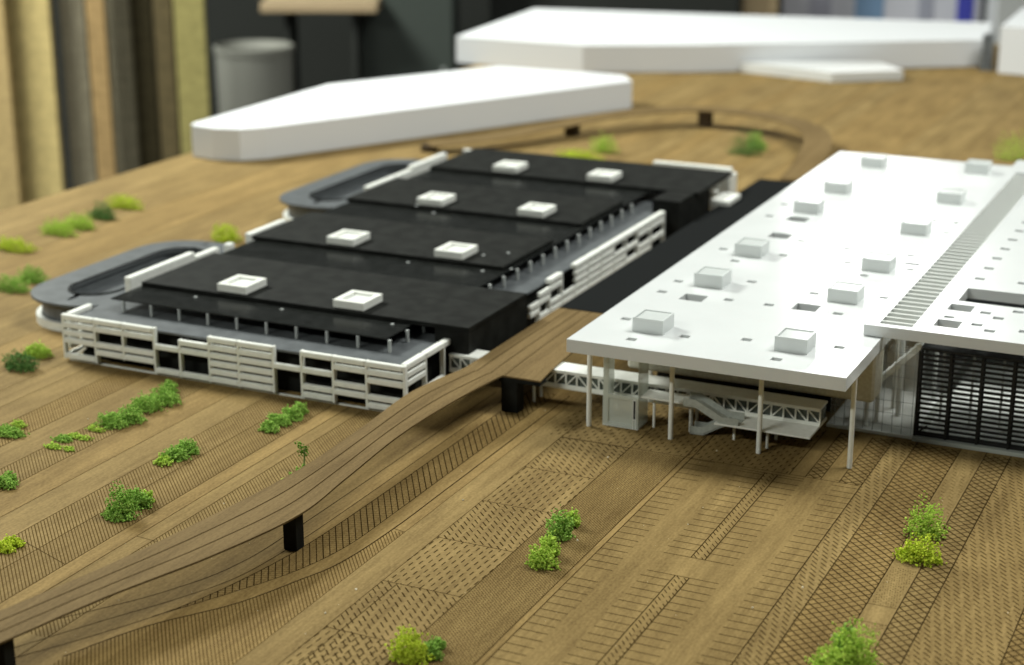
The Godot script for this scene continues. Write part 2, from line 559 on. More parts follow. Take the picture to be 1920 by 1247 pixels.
	var c3 := smooth_line([Vector3(-517, 0, -588), Vector3(-500, 0, -631), Vector3(-474, 0, -671), Vector3(-459, 0, -709), Vector3(-450, 0, -738), Vector3(-446, 0, -790), Vector3(-445.5, 0, -860), Vector3(-445, 0, -1040)])
	line_on(st, c1, 0.6)
	line_on(st, c2, 0.55)
	line_on(st, c3, 0.9)
	line_on(st, smooth_line([Vector3(-545, 0, -584), Vector3(-523, 0, -628), Vector3(-506, 0, -660), Vector3(-491, 0, -697), Vector3(-485.5, 0, -745), Vector3(-484, 0, -826), Vector3(-483.5, 0, -1010)]), 0.55)
	line_on(st, smooth_line([Vector3(-550, 0, -612), Vector3(-532, 0, -639), Vector3(-515, 0, -668), Vector3(-500, 0, -710), Vector3(-496, 0, -779), Vector3(-495, 0, -1026)]), 0.55)
	flat_line(st, Vector2(-446, -790), Vector2(-438, -788), 0.5, 0.08)
	field(g, "engraved_curves", st, M.burnt)
	st = st_new()
	var band := PackedVector2Array()
	for p in c1:
		if p.z < -642 and p.z > -1040:
			band.append(Vector2(p.x, p.z))
	for k in c2.size():
		var p: Vector3 = c2[c2.size() - 1 - k]
		band.append(Vector2(p.x, p.z))
	hatch(st, band, 122, 3.7, 0.6)
	field(g, "engraved_ladder", st, M.burnt)
	st = st_new()
	hatch(st, band, 25, 2.6, 0.4, 3.0, 3.6, 0.4, 0.05)
	var near := PackedVector2Array()
	for p in c3:
		if p.z > -790:
			near.append(Vector2(p.x, p.z))
	near.append(Vector2(-438, -788))
	near.append(Vector2(-438, -560))
	near.append(Vector2(-517, -560))
	hatch(st, near, 128, 1.9, 0.55)
	field(g, "engraved_lane_hatching", st, M.scorch_light)

# ---------------------------------------------------------------- the big white roof on columns
func build_white_building() -> void:
	var t := thing("white_roofed_building", "model building with a long glossy white flat roof on slender white columns", "model building", Vector3(-324, 0, -1290))
	var o := Vector3(-324, 0, -1290)
	var holes := []
	var small := [[-397.6, -1090.3], [-396.7, -1120.5], [-396.8, -1220.8], [-377.7, -1191], [-349, -1141.4], [-349.3, -1090.7], [-320.8, -1090.8], [-396.4, -1019.1], [-376.8, -979.1], [-348.2, -999.1], [-310.4, -1009.5], [-300.8, -1131.2], [-273, -1090.3], [-254.3, -1141.2], [-281.3, -1191.6], [-301.1, -1222.3], [-311.7, -1262.1], [-253, -1019], [-349.6, -1270], [-350.1, -1222.3], [-263, -1262.1], [-254, -1222], [-281.6, -979], [-397.6, -1385.1], [-397, -1339.5], [-349.2, -1372.2], [-302.2, -1343.4], [-301, -1452.2], [-272, -1380.8], [-253.5, -1343.7], [-252.5, -1379.9], [-320, -1500], [-397, -1480], [-330, -1402]]
	for s in small:
		holes.append([s[0] - 3.3, s[0] + 3.3, s[1] - 2.9, s[1] + 2.9, 1])
	for b in [[-381, -364.5, -1093, -1077.5], [-304.5, -287.7, -1104, -1087.3], [-378, -361.5, -1287, -1271], [-381, -364.5, -1346, -1330]]:
		holes.append([b[0], b[1], b[2], b[3], 1])
	var roof := part(t, "roof", slab(-414.3, -233.6, -1626, -962, 59.5, 61.3, 68, holes), M.gloss_white, -o)
	for q in [[-372, -995], [-372, -1113], [-372.5, -1205], [-372.5, -1360], [-370, -1443], [-368, -1562], [-277.5, -995], [-277, -1115.3], [-276, -1204.5], [-276, -1325], [-273, -1444], [-275, -1575]]:
		skylight_box(roof, Vector3(q[0], 68, q[1] - 10.4))
	for x in [-410.4, -353.2, -294, -235.4]:
		for z in [-991.5, -1106.0, -1222.0, -1338.0, -1454.0, -1570.0]:
			if x > -300 and z < -1050 and x < -240:
				continue
			rod(t, "column", x - o.x, z - o.z, 0, 59.5, 1.6, M.white)
	blk(t, "hanging_volume", -403 - o.x, -234.4 - o.x, 26.5, 59.5, -1064 - o.z, -1040 - o.z, M.ivory, 1.6)
	blk(t, "core", -398 - o.x, -270 - o.x, 0, 59.5, -1560 - o.z, -1085 - o.z, M.black, 0.5)

func skylight_box(roof: Node3D, at: Vector3) -> void:
	var st := st_new()
	var h := 10.4
	rawbox(st, -h, -h + 1.1, 0, 9.6, -h, h)
	rawbox(st, h - 1.1, h, 0, 9.6, -h, h)
	rawbox(st, -h + 1.1, h - 1.1, 0, 9.6, -h, -h + 1.1)
	rawbox(st, -h + 1.1, h - 1.1, 0, 9.6, h - 1.1, h)
	if not box_cache.has("skylight"):
		box_cache["skylight"] = st.commit()
	var s := part(roof, "skylight", box_cache["skylight"], M.skylight, at)
	part(s, "lid", cbox(18.4, 1.0, 18.4, 0.1), M.skylight_lid, Vector3(0, 8.4, 0))

# ---------------------------------------------------------------- the second white roof with the black louvres
func build_louvred_building() -> void:
	var o := Vector3(-110, 0, -1300)
	var t := thing("louvred_building", "model building with a white perforated roof above a black louvred front", "model building", o)
	var holes := []
	for s in [[-199.5, -1088], [-180, -1078.2], [-170.3, -1068.2], [-180, -1107.4], [-170.3, -1098.6], [-161, -1118.5], [-199.3, -1189.6], [-198.6, -1220.2], [-198.4, -1250.8], [-198, -1281], [-197.8, -1311.7], [-197.8, -1342], [-197.6, -1372], [-197.6, -1402], [-170, -1190.2], [-150, -1076], [-142, -1100], [-140, -1190], [-120, -1080], [-120, -1110]]:
		holes.append([s[0] - 3.4, s[0] + 3.4, s[1] - 2.8, s[1] + 2.8, 1])
	for b in [[-205, -189.5, -1081, -1064.6, 1], [-204.6, -189, -1120, -1104.3, 1], [-202, 25, -1162.8, -1128.2, 1]]:
		holes.append(b)
	holes.append([-237.2, -216, -1561, -1055, 1])
	var roof := part(t, "roof", slab(-245.6, 40, -1618, -1049.3, 68.5, 69.2, 75.8, holes), M.gloss_white, -o)
	for k in 50:
		var z := -1062.4 - k * 9.98
		blk(roof, "roof_bar", -237.15, -216.05, 69.3, 75.7, z - 0.9, z + 0.9, M.white_clean, 0.1)
	# ground plate, front plinth and floors
	blk(t, "ground_plate", -268 - o.x, -211 - o.x, 0, 2.0, -1600 - o.z, -1056.5 - o.z, M.white_clean, 0.2)
	blk(t, "plinth", -211 - o.x, 40 - o.x, 0, 2.6, -1600 - o.z, -1053.8 - o.z, M.frost, 0.3)
	# glazed corner
	var pane := blk(t, "glass_front", -266 - o.x, -209.5 - o.x, 2.05, 68.2, -1058.6 - o.z, -1057.9 - o.z, M.clear, 0.02)
	for k in 9:
		var x := -263.0 + k * 6.3
		part(pane, "etched_line", cbox(0.35, 60, 0.1, 0.02), M.etch, Vector3(x + 237.75, -3, 0.42))
	for k in 7:
		part(pane, "etched_line", cbox(54, 0.25, 0.1, 0.02), M.etch, Vector3(0, -28.0 + k * 8.4, 0.42))
	for q in [[-243.5, -1064.0, 62.0, 1.5], [-239.2, -1074.0, 68.0, 1.5], [-229.0, -1092.0, 68.0, 1.9], [-219.5, -1112.0, 68.0, 1.5], [-254.0, -1071.0, 58.0, 1.2], [-214.0, -1132.0, 68.0, 1.5], [-226.0, -1140.0, 68.0, 1.5]]:
		rod(t, "column", q[0] - o.x, q[1] - o.z, 2.0, q[2], q[3], M.white_clean)
	# the open stair inside: two sloping strings with treads between
	for z in [-1070.0, -1086.0]:
		bar(t, "stair_string", Vector3(-249 - o.x, 20, z - o.z), Vector3(-212 - o.x, 60, z - o.z), 3.4, 0.9, M.white_clean)
	for k in 11:
		var f := (k + 0.5) / 11.0
		blk(t, "stair_tread", -250.5 + 37 * f - o.x, -245.5 + 37 * f - o.x, 21 + 40 * f, 21.8 + 40 * f, -1085.4 - o.z, -1070.6 - o.z, M.white_clean, 0.1)
	blk(t, "inner_floor", -262 - o.x, -214 - o.x, 40, 41.6, -1590 - o.z, -1150 - o.z, M.white_clean, 0.2)
	blk(t, "inner_wall", -262 - o.x, 38 - o.x, 2.6, 68.4, -1240 - o.z, -1236 - o.z, M.grey, 0.2)
	# white stepped floor under the roof opening, seen through the louvres
	blk(t, "inner_deck", -205 - o.x, 38 - o.x, 2.65, 4.2, -1200 - o.z, -1064 - o.z, M.white_clean, 0.2)
	for k in 8:
		blk(t, "floor_step", -204 + k * 0.6 - o.x, 37.5 - o.x, 4.25 + k * 0.9, 5.1 + k * 0.9, -1198 - o.z, -1084 - k * 9.0 - o.z, M.white_clean, 0.1)
	for k in 10:
		rod(t, "column", -199 + k * 19.0 - o.x, -1080 - o.z, 4.2, 68.4, 0.8, M.white_clean)
	# the louvre screen
	var s := part(t, "louvre_screen", cbox(248, 1.6, 22, 0.3), M.louvre, Vector3(-210.5 + 124 - o.x, 61.2, -1069.5 - o.z))
	var base := Vector3(-86.5, 61.2, -1069.5)
	for k in 17:
		blk(s, "louvre_slat", -210 - base.x, 37 - base.x, 4.4 + k * 3.28 - base.y, 5.85 + k * 3.28 - base.y, -1060.0 - base.z, -1058.4 - base.z, M.louvre, 0.15)
	for k in 13:
		blk(s, "louvre_mullion", -211 + k * 19.6 - base.x, -208.6 + k * 19.6 - base.x, 2.8 - base.y, -0.85, -1062.2 - base.z, -1061.25 - base.z, M.louvre, 0.1)
	for k in 13:
		blk(s, "louvre_post", -211 + k * 19.6 - base.x, -209.3 + k * 19.6 - base.x, 2.8 - base.y, -0.85, -1058.35 - base.z, -1057.2 - base.z, M.louvre, 0.1)
	blk(s, "louvre_rail", -211 - base.x, 37 - base.x, 2.8 - base.y, 4.2 - base.y, -1061.2 - base.z, -1058.4 - base.z, M.louvre, 0.15)
	bar(s, "louvre_brace", Vector3(-207.5, 6, -1057.6) - base, Vector3(-202.5, 10.5, -1057.6) - base, 1.2, 0.6, M.louvre)

# ---------------------------------------------------------------- trussed footbridge between the buildings
func build_footbridge() -> void:
	var o := Vector3(-394, 0, -1023.5)
	var t := thing("truss_footbridge", "long white trussed footbridge raised on short posts between the two roofs", "footbridge", o)
	blk(t, "bridge_roof", -527 - o.x, -262 - o.x, 25, 26.3, -1034 - o.z, -1016.6 - o.z, M.white, 0.2)
	blk(t, "bridge_floor", -527 - o.x, -262 - o.x, 13.2, 15.3, -1034 - o.z, -1016.6 - o.z, M.white, 0.2)
	blk(t, "bridge_glazing", -526 - o.x, -262.6 - o.x, 15.3, 25, -1032.4 - o.z, -1019.4 - o.z, M.bridge_glass, 0.2)
	blk(t, "top_chord", -527 - o.x, -262 - o.x, 23.9, 25, -1018.3 - o.z, -1017.1 - o.z, M.white, 0.1)
	blk(t, "bottom_chord", -527 - o.x, -262 - o.x, 15.3, 16.4, -1018.3 - o.z, -1017.1 - o.z, M.white, 0.1)
	var n := 33
	for k in n + 1:
		var x := -526.4 + k * 8.0
		blk(t, "truss_post", x - 0.5 - o.x, x + 0.5 - o.x, 16.4, 23.9, -1018.4 - o.z, -1017.2 - o.z, M.white, 0.1)
		if k < n:
			var up := (k / 3) % 2 == 0
			bar(t, "truss_diagonal", Vector3(x + 0.8 - o.x, 23.6 if up else 16.7, -1017.8 - o.z), Vector3(x + 7.2 - o.x, 16.7 if up else 23.6, -1017.8 - o.z), 0.85, 0.8, M.white)
	for x in [-463.0, -406.0, -349.0, -291.0]:
		for z in [-1019.5, -1031.0]:
			rod(t, "bridge_post", x - o.x, z - o.z, 0, 13.2, 1.1, M.white)

func build_lift_and_stairs() -> void:
	var o := Vector3(-390.5, 0, -1006)
	var t := thing("lift_tower", "square frosted acrylic lift tower standing under the white roof corner", "lift tower", o)
	blk(t, "front_stile", -12.5, -8.6, 0.3, 59.3, 8.2, 9.0, M.frost, 0.1)
	blk(t, "front_stile", 7.4, 12.5, 0.3, 22.5, 8.2, 9.0, M.frost, 0.1)
	blk(t, "front_rail", -8.6, 7.4, 19.5, 22.5, 8.2, 9.0, M.frost, 0.1)
	blk(t, "front_rail", -8.6, 7.4, 0.3, 2.4, 8.2, 9.0, M.frost, 0.1)
	blk(t, "front_panel", -8.6, 7.4, 2.4, 19.5, 7.4, 8.0, M.frost, 0.1)
	blk(t, "side_sheet", 11.7, 12.5, 0.3, 59.3, -9, 8.2, M.frost, 0.1)
	blk(t, "side_sheet", -12.5, -11.7, 0.3, 59.3, -9, 8.2, M.frost, 0.1)
	blk(t, "bottom_plate", -12.5, 12.5, 0.0, 0.3, -9, 9, M.white_clean, 0.05)
	for x in [9.0, 11.0]:
		blk(t, "door_rail", x - 0.25, x + 0.25, 0.4, 20.5, 9.05, 9.35, M.white_clean, 0.05)
	for y in [6.6, 20.2]:
		blk(t, "door_rail", 9.25, 10.75, y, y + 0.5, 9.05, 9.35, M.white_clean, 0.05)
	blk(t, "door_slot", 9.3, 10.7, 7.3, 19.8, 9.02, 9.2, M.louvre, 0.05)

	var a := thing("landing_platform", "narrow white landing between the lift tower and the upper stair", "platform", Vector3(-360.5, 0, -1007))
	blk(a, "deck", -17, 17.5, 21.6, 22.9, -9.4, 7, M.white, 0.15)
	rod(a, "post", -10, 0, 0, 21.6, 0.9, M.white)
	rod(a, "post", 14.5, -2, 0, 21.6, 0.9, M.white)
	var b := thing("landing_platform", "wide white deck beside the truss at the foot of the upper stair", "platform", Vector3(-293.5, 0, -1003.6))
	blk(b, "deck", -31.5, 31.5, 13.4, 14.6, -13, 9.6, M.white, 0.15)
	rod(b, "post", 2, 2, 0, 13.4, 0.9, M.white)
	rod(b, "post", -22, -4, 0, 13.4, 0.9, M.white)

	stair("stair_flight", "upper grey stair flight from the landing down to the white deck", [Vector3(-347, 22.9, -1003.5), Vector3(-339, 22.9, -1003.5), Vector3(-320, 14.8, -1001), Vector3(-309, 14.8, -1001)], 12.5)
	stair("stair_flight", "lower grey stair flight from the white deck down to the board", [Vector3(-318, 11.5, -1011.0), Vector3(-325, 8.0, -1011.0), Vector3(-336, 1.6, -1010), Vector3(-345, 1.3, -1010)], 9.0)

func stair(called: String, label: String, path: Array, w: float) -> void:
	var base: Vector3 = path[-1]
	base.y = 0.0
	var t := thing(called, label, "stairs", base, 0.0, "stair flights under the white roof")
	var side := Vector3(0, 0, w * 0.5)
	var l := []
	var r := []
	for p in path:
		l.append(p - base - side)
		r.append(p - base + side)
	part(t, "flight", ribbon(l, r, 1.2), M.stair)
	for s: float in [-1.0, 1.0]:
		var st := st_new()
		for i in path.size() - 1:
			var p: Vector3 = path[i] - base + side * s
			var q: Vector3 = path[i + 1] - base + side * s
			var up := Vector3(0, 4.4, 0)
			var out := Vector3(0, 0, 0.5 * s)
			quad(st, p, q, q + up, p + up, Vector3(0, 0, -s))
			quad(st, p + out, q + out, q + up + out, p + up + out, Vector3(0, 0, s))
			quad(st, p + up, q + up, q + up + out, p + up + out, Vector3.UP)
		part(t, "parapet", st.commit(), M.stair)

# ---------------------------------------------------------------- black roofed building with the white lattice fronts
const ROW := 5.9
func build_black_building() -> void:
	var o := Vector3(-670, 0, -1280)
	var t := thing("black_roofed_building", "model building with stepped black roofs inside a white lattice front", "model building", o)
	blk(t, "body", -806 - o.x, -536 - o.x, 0, 31.2, -1598 - o.z, -966 - o.z, M.black, 0.4)
	blk(t, "terrace", -808 - o.x, -532 - o.x, 31.2, 33.0, -1602 - o.z, -957.6 - o.z, M.grey, 0.2)
	# facade on the front, bay by bay: which of the six rows (0 = top) carry a slat
	var xs := [-812.0, -783.5, -758.5, -731.0, -709.0, -684.0, -659.5, -631.0, -608.0, -583.0, -557.0, -528.0]
	var rows := [[0, 1, 2, 3, 5], [0, 1, 3, 4], [0, 1, 3, 4], [2, 5], [1, 2, 5], [0, 1, 2, 3, 4, 5], [0, 1, 2, 3, 4, 5], [2], [0, 2, 4, 5], [0, 1, 3, 4], [0, 1, 2, 4, 5]]
	var f := part(t, "front_lattice", cbox(282, 0.8, 2.4, 0.2), M.white, Vector3(-670 - o.x, 0.4, -957.4 - o.z))
	var fo := Vector3(-670, 0.4, -957.4)
	for i in rows.size():
		for r in rows[i]:
			var y1: float = 36.0 - r * ROW
			var d := 0.35 if r == 0 else 0.0
			blk(f, "slat", xs[i] + 0.9 - fo.x, xs[i + 1] - 0.9 - fo.x, y1 - 4.1 - fo.y, y1 - fo.y, -956 - fo.z, -952.9 + d - fo.z, M.white, 0.55)
	for i in xs.size():
		var top := -1
		var low := -1
		for b in [i - 1, i]:
			if b >= 0 and b < rows.size():
				top = rows[b][0] if top < 0 else mini(top, rows[b][0])
				low = maxi(low, rows[b][-1])
		var yt := 36.0 - top * ROW
		var yb := maxf(36.0 - (low + 1) * ROW + 1.2, 0.8)
		blk(f, "post", xs[i] - 1.0 - fo.x, xs[i] + 1.0 - fo.x, yb - fo.y, yt - 0.1 - fo.y, -957.1 - fo.z, -953.1 - fo.z, M.white, 0.4)
	bar(f, "brace", Vector3(-806, 3.8, -955.5) - fo, Vector3(-794, 12.0, -955.5) - fo, 2.0, 1.6, M.white)
	# returns on the sides
	side_lattice(t, "side_lattice", o, -527.6, 1.0, -957.2, [-985.0, -1012.0, -1034.0], [[0, 1, 2, 4, 5], [0, 4], [0]])
	side_lattice(t, "side_lattice", o, -812.4, -1.0, -957.2, [-983.0], [[0, 1, 2, 3, 4, 5]])
	side_lattice(t, "side_lattice", o, -526.5, 1.0, -1152.0, [-1170.0, -1190.0, -1214.0, -1240.0, -1268.0, -1296.0, -1324.0, -1352.0, -1380.0, -1412.0, -1446.0], [[2, 3, 5], [1, 2, 4], [0, 1, 3, 4], [3, 4], [0, 1, 2, 3, 4, 5], [0, 1, 2, 3, 4, 5], [0, 1, 2, 3, 4, 5], [0, 2, 3, 4], [0, 2, 4, 5], [0, 1, 3, 4], [0, 1, 3, 5]])
	for q in [[-1020.0, -1104.0, 48.0], [-1106.0, -1138.0, 44.0], [-1152.0, -1160.0, 43.0], [-1184.0, -1240.0, 45.0], [-1384.0, -1470.0, 45.0], [-1471.0, -1545.0, 48.0]]:
		blk(t, "parapet", -806 - o.x, -800 - o.x, 33.05, q[2], q[1] - o.z, q[0] - o.z, M.white, 0.6)
	side_lattice(t, "side_lattice", o, -527.0, 1.0, -1540.0, [-1565.0, -1600.0], [[0, 1, 3, 4], [0, 2, 3, 5]])
	blk(t, "rear_rail", -640 - o.x, -527 - o.x, 31.2, 36, -1609 - o.z, -1604 - o.z, M.white, 0.5)
	blk(t, "rear_rail", -612 - o.x, -528 - o.x, 0, 38, -1647 - o.z, -1640 - o.z, M.white, 0.6)
	blk(t, "rear_block", -545 - o.x, -520 - o.x, 0, 36, -1636 - o.z, -1612 - o.z, M.white, 0.6)
	blk(t, "rear_block", -507 - o.x, -489 - o.x, 0, 34, -1552 - o.z, -1516 - o.z, M.white, 0.6)
	blk(t, "rear_rail", -812 - o.x, -795 - o.x, 31.2, 40, -1609 - o.z, -1604 - o.z, M.white, 0.5)
	# pegs that carry the roof plate
	for k in 10:
		rod(t, "peg", -780.0 + k * 24.9 - o.x, -984.5 - o.z, 33.0, 41.6, 1.25, M.peg)
	for z in [-1010.0, -1034.0]:
		rod(t, "peg", -556.0 - o.x, z - o.z, 33.0, 41.6, 1.25, M.peg)
	for k in 13:
		rod(t, "peg", -555.0 - o.x, -1140.0 - k * 24.6 - o.z, 33.0, 41.6, 1.3, M.peg)
	var plate := blk(t, "roof_plate", -791 - o.x, -558 - o.x, 41.6, 42.6, -1585 - o.z, -984 - o.z, M.black_gloss, 0.15)
	var po := Vector3(-674.5, 42.1, -1284.5)
	for q in [[-790.0, -513.0, -1116.0, -1020.0], [-794.0, -561.0, -1272.0, -1176.0], [-794.0, -561.0, -1428.0, -1332.0], [-790.0, -510.0, -1590.0, -1488.0]]:
		var r := blk(plate, "raised_roof", q[0] - po.x, q[1] - po.x, 42.65 - po.y, 46 - po.y, q[2] - po.z, q[3] - po.z, M.black, 0.25)
		r.set_meta("label", "raised matt black roof bay")
	for q in [[-1116.0, -1020.4], [-1534.0, -1448.0]]:
		blk(t, "end_wall", -540 - o.x, -513.4 - o.x, 0, 42.6 if q[0] > -1200 else 45.4, q[0] - o.z, q[1] - o.z, M.black, 0.3)
	for k in 4:
		for x in [-710.5, -611.0]:
			roof_curb(t, Vector3(x - o.x, 46.0, -1037.0 - k * 156.3 - o.z))
	# glue blobs and small studs on the roof
	for q in [[-735.0, -1012.0], [-660.0, -1012.0], [-570.0, -1014.0], [-640.0, -1166.0], [-575.0, -1168.0], [-552.0, -1172.0], [-700.0, -1324.0], [-720.0, -1330.0], [-590.0, -1200.0], [-575.0, -1215.0]]:
		part(t, "glue_spot", cbox(2.6, 0.8, 2.2, 0.35), M.peg, Vector3(q[0] - o.x, 43.0 if q[1] > -1016 or fmod(absf(q[1]), 156.0) < 80.0 else 46.4, q[1] - o.z))

func side_lattice(t: Node3D, called: String, o: Vector3, x: float, out: float, z_start: float, ends: Array, rows: Array) -> void:
	var zc: float = (z_start + ends[-1]) * 0.5
	var f := part(t, called, cbox(2.2, 0.8, absf(ends[-1] - z_start), 0.2), M.white, Vector3(x - 2.4 * out, 0.4, zc) - o)
	var fo := Vector3(x - 2.4 * out, 0.4, zc)
	var z0 := z_start
	for i in rows.size():
		var z1: float = ends[i]
		for r in rows[i]:
			var y1: float = 36.0 - r * ROW
			blk(f, "slat", x - (5.2 if r == 0 else 3.1) * out - fo.x, x - fo.x, y1 - 4.1 - fo.y, y1 - fo.y, z1 + 0.9 - fo.z, z0 - 0.9 - fo.z, M.white, 0.55)
		var yt: float = 36.0 - rows[i][0] * ROW
		var low: float = 36.0 - (rows[i][-1] + 1) * ROW + 1.2
		blk(f, "post", x - 3.9 * out - fo.x, x - 0.2 * out - fo.x, maxf(low, 0.8) - fo.y, yt - 0.1 - fo.y, z1 - 1.0 - fo.z, z1 + 1.0 - fo.z, M.white, 0.4)
		z0 = z1

func roof_curb(t: Node3D, at: Vector3) -> void:
	if not box_cache.has("curb"):
		var st := st_new()
		var a := 12.6
		var b := 14.0
		rawbox(st, -a, -a + 4, 0.5, 6.0, -b, b)
		rawbox(st, a - 4, a, 0.5, 6.0, -b, b)
		rawbox(st, -a + 4, a - 4, 0.5, 6.0, -b, -b + 4)
		rawbox(st, -a + 4, a - 4, 0.5, 6.0, b - 4, b)
		box_cache["curb"] = st.commit()
	var s := part(t, "roof_light", box_cache["curb"], M.white, at)
	part(s, "roof_light_pan", cbox(17, 0.8, 19.8, 0.1), M.white_clean, Vector3(0, 3.6, 0))
	part(s, "roof_light_foot", cbox(22, 0.5, 25, 0.1), M.black, Vector3(0, 0.25, 0))

# ---------------------------------------------------------------- the two grey loop ramps on the far side of it
func build_loop_ramps() -> void:
	loop_ramp("grey rounded loop ramp beside the lattice front end of the black roofed building", -1113.0, 106.0)
	loop_ramp("grey rounded loop ramp beside the rear end of the black roofed building", -1490.0, 120.0)

func round_rect(x0: float, x1: float, z0: float, z1: float, r: float, y: float) -> Array:
	var out := []
	for c in [[x1 - r, z1 - r, 0.0], [x0 + r, z1 - r, 90.0], [x0 + r, z0 + r, 180.0], [x1 - r, z0 + r, 270.0]]:
		for k in 9:
			var a := deg_to_rad(c[2] + k * 90.0 / 8.0)
			out.append(Vector3(c[0] + r * cos(a), y, c[1] + r * sin(a)))
	out.append(out[0])
	return out

func loop_ramp(label: String, zc: float, half: float) -> void:
	var t := thing("loop_ramp", label, "model ramp", Vector3(-860, 0, zc), 0.0, "loop ramps of the black roofed building")
	part(t, "deck", ribbon(round_rect(-52, 46, -half, half, 46, 23), round_rect(-24, 18, -half + 28, half - 28, 24, 23), 2.2), M.grey)
	part(t, "kerb", ribbon(round_rect(-25.6, 19.6, -half + 26.4, half - 26.4, 25, 24.2), round_rect(-24.2, 18.2, -half + 27.8, half - 27.8, 24, 24.2), 1.15), M.black)
	part(t, "lower_ring", ribbon(round_rect(-50, 44, -half + 2, half - 2, 46, 6.5), round_rect(-46, 40, -half + 6, half - 6, 42, 6.5), 6.5), M.white)
	part(t, "drum", ribbon(round_rect(-45, 39, -half + 7, half - 7, 41, 20.7), round_rect(-26, 20, -half + 26, half - 26, 26, 20.7), 20.7), M.grey)
	blk(t, "well_floor", -25.5, 19.5, 0.3, 13, -half + 40, half - 26.5, M.grey, 0.3)
# ---------------------------------------------------------------- veneer viaduct in front
func build_viaduct() -> void:
	var t := thing("viaduct", "curving brown veneer ramp climbing on black piers to the white roof", "model ramp", Vector3(-500, 0, -800))
	var o := Vector3(-500, 0, -800)
	var rp := []
	for q in [[0, 1205, 22.5], [200, 1118, 23.0], [400, 1040, 23.5], [560, 965, 23.5], [650, 895, 24.0], [750, 815, 24.5], [850, 752, 25.0], [942, 703, 25.7]]:
		rp.append(gp(q[0], q[1], q[2]))
	rp.push_front(rp[0] + (rp[0] - rp[1]) * 0.8)
	var lp := []
	for q in [[0, 1145, 22.5], [200, 1060, 23.0], [400, 965, 23.5], [560, 880, 24.0], [680, 800, 24.5], [770, 735, 25.0], [870, 690, 26.0]]:
		lp.append(gp(q[0], q[1], q[2]))
	lp.push_front(lp[0] + (lp[0] - lp[1]) * 0.8)
	lp.append(Vector3(-503, 26.2, -1000))
	var right := resample(smooth_line(rp), 90)
	var left := resample(smooth_line(lp), 90)
	right[-1] = Vector3(-474, 25.7, -992)
	left[-1] = Vector3(-504, 25.9, -992)
	for k in right.size():
		right[k] -= o
		left[k] -= o
	var deck := part(t, "deck", ribbon(left, right, 1.1), M.ramp_veneer)
	for f in [0.33, 0.67]:
		var pts := []
		for k in left.size():
			pts.append(left[k].lerp(right[k], f))
		var st := st_new()
		line_on(st, pts, 0.8)
		part(deck, "lane_line", st.commit(), M.scorch)
	# the flat top end with the black road behind it
	var l2 := [Vector3(-504, 25.9, -992), Vector3(-502, 27.4, -1013), Vector3(-500.5, 28.4, -1060), Vector3(-499, 29.3, -1143)]
	var r2 := [Vector3(-446, 25.7, -992), Vector3(-447, 27.4, -1013), Vector3(-449, 28.4, -1060), Vector3(-450, 29.3, -1143)]
	for k in 4:
		l2[k] -= o + Vector3(0, 0.02, 0)
		r2[k] -= o + Vector3(0, 0.02, 0)
	var top := part(t, "top_deck", ribbon(l2, r2, 1.1), M.ramp_veneer)
	for f in [0.18, 0.36, 0.55]:
		var st := st_new()
		line_on(st, [l2[0].lerp(r2[0], f), l2[1].lerp(r2[1], f), l2[2].lerp(r2[2], f), l2[3].lerp(r2[3], f)], 0.6, 0.1)
		part(top, "lane_line", st.commit(), M.scorch)
	# portal at the top, then single piers
	blk(t, "pier", -475 - o.x, -463 - o.x, 0, 23.5, -1003 - o.z, -992.2 - o.z, M.black, 0.3)
	blk(t, "pier_head", -477 - o.x, -446.5 - o.x, 21.5, 24.4, -1003.5 - o.z, -992.1 - o.z, M.black, 0.3)
	blk(t, "pier", -487.5 - o.x, -479 - o.x, 0, 22.3, -747.5 - o.z, -739 - o.z, M.black, 0.5)
	blk(t, "pier", -536 - o.x, -524.5 - o.x, 0, 21.4, -564 - o.z, -556 - o.z, M.black, 0.5)
	var road := thing("black_road", "straight raised black roadway beside the long white roof", "model road", Vector3(-478, 0, -1390))
	blk(road, "deck", -21, 28, 27.4, 29.6, -255, 246, M.black_road, 0.2)
	blk(road, "supporting_wall", -10, 18, 0, 27.4, -250, 240, M.black, 0.3)

# ---------------------------------------------------------------- things far behind, out of focus
func prism(pts: Array, y0: float, y1: float) -> ArrayMesh:
	var st := st_new()
	var c := Vector3.ZERO
	for p in pts:
		c += p / pts.size()
	for i in pts.size():
		var a: Vector3 = pts[i]
		var b: Vector3 = pts[(i + 1) % pts.size()]
		var up := Vector3(0, y1, 0)
		var dn := Vector3(0, y0, 0)
		tri(st, a + up, b + up, c + up, Vector3.UP)
		tri(st, a + dn, b + dn, c + dn, Vector3.DOWN)
		var n := Vector3(b.z - a.z, 0, a.x - b.x).normalized()
		if n.dot((a + b) * 0.5 - c) < 0:
			n = -n
		quad(st, a + dn, b + dn, b + up, a + up, n)
	return st.commit()

func foam(called: String, label: String, pts: Array, h: float, mat: Material) -> void:
	var c := Vector3.ZERO
	for p in pts:
		c += p / pts.size()
	var t := thing(called, label, "foam block", c, 0.0, "")
	var low := []
	for p in pts:
		low.append(p - c)
	part(t, "slab", prism(low, 1.0, h), mat)
	var inner := []
	for p in low:
		inner.append(p * 0.985)
	part(t, "glue_layer", prism(inner, 0.0, 1.0), M.foam_clear)

